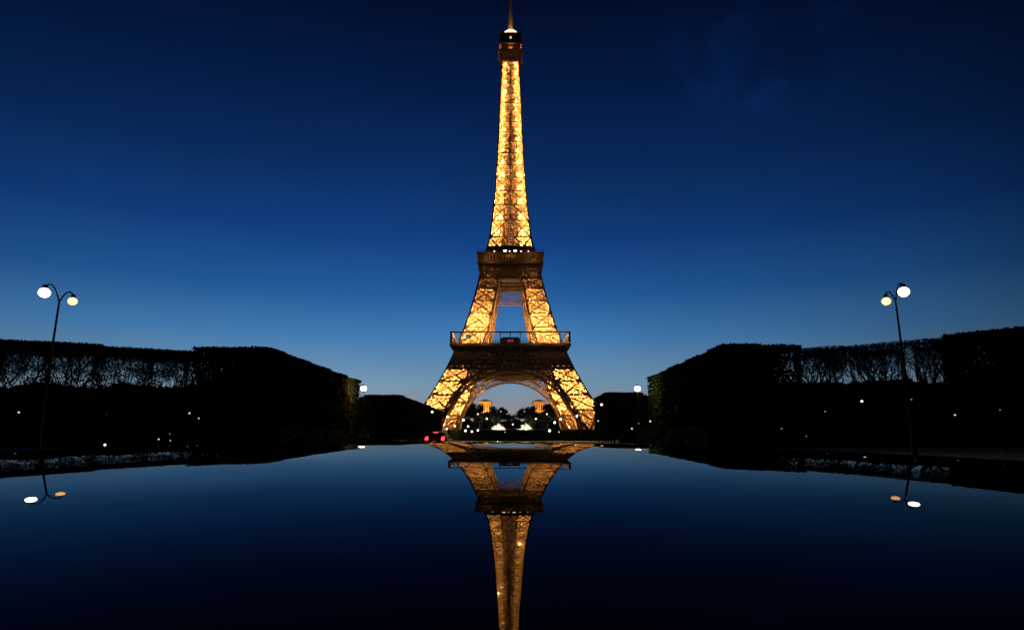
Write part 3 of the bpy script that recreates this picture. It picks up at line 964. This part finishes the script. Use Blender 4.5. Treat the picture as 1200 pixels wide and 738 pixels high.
F = M['lamp_far']; D = M['lamp_dim']; W = M['lamp_white']; G_ = M['lamp_green']; WA = M['lamp_warm']; FA = M['lamp_faint']; PK = M['lamp_pink']
small = [
    (22, 483, 56, .14, D, 'dim garden lamp before the hedge at the far left edge'),
    (222, 484, 58, .14, D, 'upper left one of the two garden lamps below the step in the left tree tops'),
    (233, 490, 58, .11, D, 'lower right one of the two garden lamps below the step in the left tree tops'),
    (123, 521, 45, .12, F, 'low bright bollard lamp just above the car roof at left'),
    (186, 514.5, 50, .11, D, 'leftmost of the three low car lights below the left tree tops'),  # this and the next two stand for a parked car's lights, set on posts
    (199, 508, 50, .08, FA, 'upper of the three low car lights below the left tree tops'),
    (199.5, 516, 50, .09, PK, 'pinkish lowest of the three low car lights below the left tree tops'),
    (1010, 470, 60, .17, F, 'bright garden lamp under the open pruned trees at right'),
    (967, 482, 60, .12, FA, 'faint garden lamp left of the bright one under the right trees'),
    (1068, 468, 60, .12, FA, 'faint garden lamp right beside the pole of the right street lamp'),
    (1119, 486, 55, .13, D, 'dim garden lamp between the right street lamp and the right edge'),
    (1172, 480, 55, .10, FA, 'faint garden lamp nearest the right edge'),
    (762, 493.5, 100, .26, D, 'right one of three small lamps below the lit end of the right tree block'),
    (748.5, 496, 118, .25, FA, 'middle one of three small lamps below the lit end of the right tree block'),
    (740.5, 502, 118, .28, D, 'left one of three small lamps below the lit end of the right tree block'),
    (916, 502, 58, .12, FA, 'faint lamp low under the right tree block, leftmost there'),
    (945, 511, 58, .10, FA, 'faint low lamp close to the car roof under the right trees'),
    (506.5, 482.5, 150, .42, F, 'white lamp hanging just below the lit left leg of the tower'),
    (705, 474, 148, .45, F, 'white lamp just outside the foot of the right leg of the tower'),
    (543, 492, 300, 1.15, G_, 'large pale green lamp inside the left foot of the arch'),
    (657, 491, 300, 1.25, G_, 'large pale green lamp inside the right foot of the arch'),
    (524.5, 488, 284, .75, F, 'upper one of three lamps under the left leg of the tower'),
    (521, 497, 284, .55, F, 'middle one of three lamps under the left leg of the tower'),
    (523.5, 502, 284, .55, F, 'lowest one of three lamps under the left leg of the tower'),
    (548.5, 499.5, 286, .95, F, 'upper white lamp left of the left fountain'),
    (545.5, 504.5, 284, .75, F, 'white lamp low at the hedge, leftmost of the row under the arch'),
    (553, 505.5, 284, .75, F, 'white lamp low at the hedge, second of the row under the arch'),
    (560, 504, 284, .7, F, 'white lamp low at the hedge, third of the row under the arch'),
    (592, 506, 284, .55, D, 'dim lamp low at the hedge right of the left fountain'),
    (560, 485, 640, 1.2, F, 'small far lamp left of the left lit pavilion foot'),
    (570.5, 490.5, 700, 1.7, WA, 'warm lamp between the left pavilion and the left fountain'),
    (628, 490.5, 700, 1.9, WA, 'warm lamp between the right pavilion and the right fountain'),
    (641, 485, 640, 1.3, WA, 'small far lamp right of the right lit pavilion foot'),
    (614.5, 482, 700, 1.2, D, 'faint far lamp on the dark hill above the right fountain'),
    (587, 482, 700, 1.0, D, 'faint far lamp on the dark hill above the left fountain'),
    (650, 495, 300, .85, F, 'white lamp right of the right fountain, left of the green one'),
    (644, 504.5, 284, .9, F, 'white lamp low at the hedge right of the right fountain'),
    (655, 506, 284, .5, D, 'dim lamp low at the hedge under the right foot of the arch'),
    (533, 499, 292, .6, WA, 'small warm lamp between the left leg and the left foot of the arch'),
    (667, 500, 292, .55, WA, 'small warm lamp between the right foot of the arch and the right leg'),
    (676, 487, 288, .5, WA, 'small warm lamp before the base of the right leg'),
    (601, 497, 640, .8, WA, 'tiny warm lamp between the two fountains'),
    (575, 505, 300, .35, D, 'tiny dim lamp at the hedge below the left fountain'),
    (626, 504.5, 300, .4, D, 'tiny dim lamp at the hedge below the right fountain'),
    (701, 493, 150, .28, D, 'dim lamp in the dark just right of the right leg foot'),
]
lr = random.Random(4)
for (px, py, Y, rad, m, lab) in small:
    if Y > 200: rad *= lr.uniform(.55, 1.15)
    globe_lamp(at(px, py, Y), rad * .62, m, lab, hood=False, energy=(900 if 280 <= Y <= 300 and m is not D else 0), col=(.9, 1, .5) if m is G_ else (1, .74, .4))

# ------------------------------------------------------------------ beyond the tower
rt = [tree_proto('broadleaf_tree', round_tree(random.Random(s), 16, 14, 1500), M['dark_foliage'], 'x', 'tree', 'x') for s in (41, 42, 43)]
tops = [(528, 474, 820), (538, 473, 860), (547, 473, 830), (556, 473, 900), (562, 481, 780), (579, 480, 790), (585, 474, 900), (591, 478, 860), (597, 485, 900), (603, 484, 850), (609, 478, 900), (615, 475, 870), (621, 482, 780), (642, 480, 790), (648, 472, 860), (656, 472, 830), (665, 473, 860), (675, 475, 840), (571, 492, 745), (607, 490, 720), (594, 491, 720), (628, 493, 745), (550, 489, 720), (650, 489, 720), (512, 478, 800), (690, 478, 800), (559, 471, 1010), (579, 473, 1020), (566, 483, 960), (573, 481, 980), (622, 473, 1010), (641, 471, 1020), (628, 482, 960), (636, 483, 970), (551, 470, 1000), (649, 470, 1000), (543, 488, 560), (657, 489, 560), (533, 486, 560), (667, 487, 560)]
for k, (px, py, Y) in enumerate(tops):
    p = at(px, py, Y); z = ground_z(Y)
    sc_ = max(.35, (p.z - z) / 16)
    put(rt, k, (p.x, Y, z), k * 1.3, (max(.75, sc_ * .9), max(.75, sc_ * .9), sc_), 'dark broadleaf tree on the far hill seen under the arch', 'trees on the far hill')

def far_pavilion(px0, px1, ptop, Y, lab, energy, col):
    z0 = ground_z(Y)
    a, c = at(px0, ptop, Y), at(px1, ptop, Y)
    w = c.x - a.x; h = a.z - z0
    o = empty('stone_pavilion', ((a.x + c.x) / 2, Y, z0))
    tag(o, lab, 'building', 'stone pavilions on the far hill')
    b = MB(); b.box(-w / 2, w / 2, 0, w, 0, h - 2.2)
    for k in range(6):
        x = -w / 2 + .9 + (w - 1.8) * k / 5
        b.box(x - .55, x + .55, -.8, -.003, 2, h - 5)
    wall = b.build('wall', M['limestone'], o)
    b = MB(); b.box(-w / 2 - 1, w / 2 + 1, -1.2, w + 1, h - 2.197, h - .9); b.box(-w / 2 - .4, w / 2 + .4, -.6, w + .4, h - .897, h)
    b.build('cornice', M['limestone'], o)
    b = MB(); b.lathe([(w * .42, h), (w * .4, h + 1), (w * .2, h + 2.2), (.4, h + 2.8)], (0, w / 2, 0)); b.build('roof', M['roof_lead'], o)
    for k in range(5):
        x = -w / 2 + .9 + (w - 1.8) * (k + .5) / 5
        b = MB(); b.box(x - .8, x + .8, -.12, -.004, 4, h - 7); b.build('window', M['glass'], o)
    for sgn in (-1, 0, 1):
        spot_light('floodlight', (sgn * w * .3, -16, h - 26), (sgn * w * .2, 0, h - 4), energy, col, 75, 1.0, o)
    return o
far_pavilion(561, 575.5, 469.5, 1060, 'tall stone pavilion lit orange seen through the left of the arch', 42000, (1, .42, .07))
far_pavilion(624.5, 639, 469.5, 1060, 'tall stone pavilion lit orange seen through the right of the arch', 27000, (1, .36, .07))

def fountain(px, py, Y, wpx, lab, seed, lean):
    rr = random.Random(seed)
    p = at(px, py, Y); z0 = ground_z(Y)
    w = wpx / 724 * Y
    o = empty('fountain', (p.x, Y, z0)); tag(o, lab, 'fountain', 'lit fountains on the far hill')
    b = MB(); b.lathe([(w * .62, -1), (w * .62, .9), (w * .58, .9), (w * .58, .5), (.2, .5)], k=24); b.build('basin', M['stone'], o)
    jets = MB()
    H = p.z - z0
    for k in range(90):
        a = rr.uniform(0, 2 * pi); reach = w * rr.uniform(.04, .56); hh = H * rr.uniform(.35, 1.0) * (1.0 - .5 * reach / w)
        pts = []
        for i in range(9):
            t = i / 8
            pts.append((cos(a) * reach * t + lean * t * w * .1, sin(a) * reach * t, .5 + hh * (1 - (2 * t - 0.72) ** 2 / (1.28 ** 2)) * (1 if t > 0 else 0.0) if t > 0 else .5))
        pts = [(x, y, max(.4, z)) for x, y, z in pts]
        jets.tube(pts, [.08, .1, .12, .14, .16, .18, .2, .2, .18], 5)
    jets.build('water_jets', M['spray'], o)
    for k in range(3):
        a = 2 * pi * k / 3 - pi / 2
        lamp_light('basin_light', (cos(a) * w * .62, sin(a) * w * .62, 1.4), 16000, (1, .84, .5), .4, o)
    lamp_light('basin_light', (0, 0, 2.0), 2500, (1, .84, .5), .4, o)
    return o
fountain(583, 495.5, 760, 19, 'left one of two white lit fountains seen under the arch', 1, 1)
fountain(617, 495.5, 760, 19, 'right one of two white lit fountains seen under the arch', 2, -1)

# ------------------------------------------------------------------ cars
def car_body(secs):
    """loft of cross sections (y, z_low, z_belt, z_top, half_low, half_belt, half_top)"""
    b = MB(); k = 12
    for (y, zl, zb, zt, hl, hb, ht) in secs:
        rt_ = [(hl * .9, zl), (hl, zl + .08), (hb, (zl + zb) * .5), (hb * .99, zb), (ht * 1.04, zt - .07), (ht * .88, zt)]
        ring = rt_ + [(-x, z) for x, z in reversed(rt_)]
        b.v += [(x, y, z) for x, z in ring]
    for i in range(len(secs) - 1):
        for j in range(k):
            b.f.append((i * k + j, (i + 1) * k + j, (i + 1) * k + (j + 1) % k, i * k + (j + 1) % k))
    b.f.append(tuple(range(k))); b.f.append(tuple((len(secs) - 1) * k + j for j in reversed(range(k))))
    return b

def wheels(o, xs, ysw, rad):
    for x in xs:
        for y in ysw:
            b = MB()
            sgn = 1 if x > 0 else -1
            prof = [(rad * .62, -.1), (rad * .95, -.1), (rad, -.07), (rad, .07), (rad * .95, .1), (rad * .62, .1)]
            n = len(b.v)
            b.lathe(prof, k=20)
            b.v = [(x + z, y + px_, rad + py_) for (px_, py_, z) in b.v]
            wh = b.build('wheel', M['rubber'], o)
            b = MB()
            b.lathe([(rad * .6, -.06), (rad * .6, .04), (rad * .2, .07), (.03, .075)], k=10)
            b.v = [(x + z * sgn, y + px_, rad + py_) for (px_, py_, z) in b.v]
            b.build('rim', M['alloy'], wh)

def strip_panel(rows, off):
    """a panel through rows of points"""
    b = MB(); n = len(rows[0])
    for row in rows: b.v += [tuple(p) for p in row]
    for i in range(len(rows) - 1):
        for j in range(n - 1):
            b.f.append((i * n + j, i * n + j + 1, (i + 1) * n + j + 1, (i + 1) * n + j))
    return b

def hatchback(loc, rz, label, rear_on, front_on):
    """rear at y = 0, bonnet towards +y"""
    o = empty('parked_car', loc, rz); tag(o, label, 'car')
    secs = [(-.02, .45, .80, .92, .70, .76, .66), (.06, .32, .88, 1.06, .80, .86, .66), (.22, .28, .92, 1.30, .84, .88, .60), (.48, .26, .93, 1.47, .86, .89, .58), (1.2, .25, .93, 1.52, .87, .9, .60),
            (2.1, .25, .92, 1.47, .87, .9, .59), (2.55, .25, .92, 1.30, .87, .9, .62), (3.05, .25, .93, 1.01, .87, .9, .70), (3.6, .27, .86, .95, .85, .88, .68), (4.0, .32, .72, .82, .76, .80, .60), (4.1, .42, .60, .68, .66, .68, .52)]
    car_body(secs).build('body', M['car_grey'], o, True)
    b = MB(); b.poly([(-.56, .055, 1.04), (.56, .055, 1.04), (.50, .36, 1.40), (-.50, .36, 1.40)]); b.poly([(-.56, .062, 1.04), (-.50, .367, 1.40), (.50, .367, 1.40), (.56, .062, 1.04)])
    b.v = [(x, y - .03, z) for x, y, z in b.v]
    b.build('rear_window', M['car_glass'], o)
    for sgn in (-1, 1):
        b = MB(); b.poly([(sgn * .905, .45, .96), (sgn * .905, 1.25, .96), (sgn * .66, 1.25, 1.43), (sgn * .655, .62, 1.40)]); b.poly([(sgn * .905, 1.33, .96), (sgn * .905, 2.6, .96), (sgn * .68, 2.05, 1.41), (sgn * .66, 1.33, 1.43)])
        b.build('side_window', M['car_glass'], o)
        b = MB(); b.box(sgn * .95 - .09, sgn * .95 + .09, 2.3, 2.42, .95, 1.09); b.build('mirror', M['car_grey'], o)
        b = MB(); x = sgn * .66
        b.box(x - .13, x + .13, -.07, .02, .80, 1.0); b.box(x - .1, x + .13 * (1 if sgn > 0 else .8), .0, .12, 1.003, 1.10)
        b.build('tail_light', M['tail_red'] if rear_on == 1 else M['tail_dim'] if rear_on else M['car_glass'], o)
        b = MB(); b.lathe([(.02, -.05), (.10, -.04), (.11, 0), (.08, .05)], k=12)
        b.v = [(sgn * .58 + px_, 4.03 + z, .68 + py_) for (px_, py_, z) in b.v]
        b.build('headlight', M['lamp_dim'] if front_on else M['car_glass'], o)
    b = MB(); b.box(-.19, .19, .30, .40, 1.385, 1.45); b.build('brake_light', M['tail_red'] if rear_on == 1 else M['tail_dim'] if rear_on else M['car_glass'], o)
    b = MB(); b.box(-.26, .26, -.045, -.02, .58, .69); b.build('number_plate', M['plate'], o)
    b = MB(); b.box(-.78, .78, -.10, .05, .36, .56); b.build('bumper', M['black_metal'], o)
    wheels(o, (-.80, .80), (.72, 3.25), .31)
    if rear_on == 1:
        lamp_light('tail_glow', (0, -.35, .95), 6, (1, .06, .08), .1, o)
    return o
cx = at(509.5, 514, 50.5)
hatchback((cx.x, 50.5, .06), R(-3), 'dark hatchback with red brake lights glowing, before the left foot of the tower', True, False)
# the car in the foreground: the lens stands on its polished roof
def roof_z(x, y):
    a, b, c, d, e, g, k, m, q5, w = (0.14405553, -0.28597198, 0.46654062, -0.46181738, -0.00309221, -0.00922104, -0.06010035, 0.02281685, 0.16713713, 0.01003613)
    def core(y):
        Y = y - .15
        return -0.04244572 + a * Y + b * Y**2 + c * Y**3 + d * Y**4 + q5 * Y**5
    def slope(y):
        Y = y - .15
        return a + 2 * b * Y + 3 * c * Y**2 + 4 * d * Y**3 + 5 * q5 * Y**4
    if y > 1.0: z = core(1.0) + slope(1.0) * (y - 1) - .09 * (y - 1) ** 2
    elif y < .12: z = core(.12) + slope(.12) * (y - .12) - .12 * (y - .12) ** 2
    else: z = core(y)
    Y = max(-.3, min(1.05, y - .15))
    z += e * x + g * x * Y + k * x * x + m * x * x * Y + w * x**4
    return EYE + z

def paint():
    m = bpy.data.materials.new('black_paint'); m.use_nodes = True
    t = m.node_tree; b = t.nodes['Principled BSDF']
    b.inputs['Base Color'].default_value = (0.0025, 0.0025, 0.003, 1)
    b.inputs['Roughness'].default_value = 0.02
    b.inputs['IOR'].default_value = 1.25
    # polish haze: very slight variation of the gloss and of the panel's flatness
    co = t.nodes.new('ShaderNodeTexCoord')
    nz = t.nodes.new('ShaderNodeTexNoise'); nz.inputs['Scale'].default_value = 9; nz.inputs['Detail'].default_value = 4
    t.links.new(co.outputs['Object'], nz.inputs['Vector'])
    mrn = t.nodes.new('ShaderNodeMapRange'); mrn.inputs['To Min'].default_value = .0; mrn.inputs['To Max'].default_value = .012
    t.links.new(nz.outputs['Fac'], mrn.inputs['Value']); t.links.new(mrn.outputs[0], b.inputs['Roughness'])
    n2 = t.nodes.new('ShaderNodeTexNoise'); n2.inputs['Scale'].default_value = 26; n2.inputs['Detail'].default_value = 2
    t.links.new(co.outputs['Object'], n2.inputs['Vector'])
    bp = t.nodes.new('ShaderNodeBump'); bp.inputs['Strength'].default_value = .012; bp.inputs['Distance'].default_value = .002
    t.links.new(n2.outputs['Fac'], bp.inputs['Height']); t.links.new(bp.outputs[0], b.inputs['Normal'])
    d = t.nodes.new('ShaderNodeBsdfDiffuse'); d.inputs['Color'].default_value = (.006, .006, .007, 1)
    n3 = t.nodes.new('ShaderNodeTexNoise'); n3.inputs['Scale'].default_value = 5; n3.inputs['Detail'].default_value = 6
    t.links.new(co.outputs['Object'], n3.inputs['Vector'])
    m3 = t.nodes.new('ShaderNodeMapRange'); m3.inputs['From Min'].default_value = .3; m3.inputs['From Max'].default_value = .7
    m3.inputs['To Min'].default_value = .30; m3.inputs['To Max'].default_value = .56
    t.links.new(n3.outputs['Fac'], m3.inputs['Value'])
    mxs = t.nodes.new('ShaderNodeMixShader'); t.links.new(m3.outputs[0], mxs.inputs[0])
    t.links.new(b.outputs[0], mxs.inputs[1]); t.links.new(d.outputs[0], mxs.inputs[2])
    t.links.new(mxs.outputs[0], t.nodes['Material Output'].inputs[0])
    return m
PAINT = paint()
def own_car():
    gz = -0.55
    o = empty('parked_car', (0, 0, gz))
    tag(o, 'black car in the foreground whose glossy curved roof mirrors the lit tower', 'car')
    b = MB()
    HW = .80
    xs = [-HW + 2 * HW * i / 64 for i in range(65)]
    edge = [(.03, -.006), (.055, -.022), (.07, -.05), (.075, -.09)]
    ysr = [-.60 + 1.95 * j / 130 for j in range(131)]
    n = len(xs) + 8
    for y in ysr:
        row = [(-HW - dx, y, roof_z(-HW, y) + dz) for dx, dz in reversed(edge)] + [(x, y, roof_z(x, y)) for x in xs] + [(HW + dx, y, roof_z(HW, y) + dz) for dx, dz in edge]
        b.v += [(x, yy, z - gz) for x, yy, z in row]
    for j in range(len(ysr) - 1):
        for i in range(n - 1):
            b.f.append((j * n + i, j * n + i + 1, (j + 1) * n + i + 1, (j + 1) * n + i))
    b.build('roof', PAINT, o, True)
    zb = 1.02
    lowsec = [(-1.75, .45, .80, .92, .75, .80, .72), (-1.65, .32, .90, 1.0, .86, .90, .80), (-1.0, .27, .95, 1.03, .90, .94, .86), (0, .26, .95, 1.03, .91, .95, .87), (1.6, .26, .95, 1.03, .91, .95, .87), (2.1, .26, .93, 1.02, .90, .94, .84), (2.7, .30, .82, .93, .86, .90, .78), (2.95, .42, .66, .76, .74, .76, .66)]
    car_body(lowsec).build('body', PAINT, o, True)
    def rz(x, y): return roof_z(x, y) - gz - .06
    b = MB()
    b.poly([(-.84, 2.0, zb), (.84, 2.0, zb), (.80, 1.36, rz(.8, 1.35)), (-.80, 1.36, rz(.8, 1.35))])
    b.build('windscreen', M['glass'], o)
    b = MB(); b.poly([(-.82, -1.25, zb), (-.80, -.61, rz(.8, -.6)), (.80, -.61, rz(.8, -.6)), (.82, -1.25, zb)]); b.build('rear_window', M['glass'], o)
    for s in (-1, 1):
        b = MB(); b.poly([(s * .86, -1.2, zb), (s * .86, .38, zb), (s * .855, .38, rz(.8, .38)), (s * .845, -.58, rz(.8, -.58))])
        b.poly([(s * .86, .46, zb), (s * .86, 1.9, zb), (s * .845, 1.3, rz(.8, 1.3)), (s * .855, .46, rz(.8, .46))])
        b.build('side_window', M['glass'], o)
        b = MB()
        for (p, q) in (((s * .86, 1.95, zb), (s * .83, 1.33, rz(.8, 1.33))), ((s * .865, .42, zb), (s * .858, .42, rz(.8, .42))), ((s * .85, -1.25, zb), (s * .83, -.6, rz(.8, -.6)))):
            b.bar(p, q, .06)
        b.build('pillar', PAINT, o)
        b = MB(); b.box(s * 1.0 - .1, s * 1.0 + .1, 1.55, 1.68, 1.0, 1.15); b.build('mirror', PAINT, o)
        b = MB(); b.box(s * .60 - .15, s * .60 + .15, 2.84, 2.93, .66, .76); b.build('headlight', M['glass'], o)
        b = MB(); b.box(s * .66 - .12, s * .66 + .12, -1.79, -1.70, .80, .94); b.build('tail_light', M['glass'], o)
    wheels(o, (-.84, .84), (-1.0, 2.0), .33)
    return o
own_car()
for o in bpy.data.objects:
    if 'fresh' in o: del o['fresh']
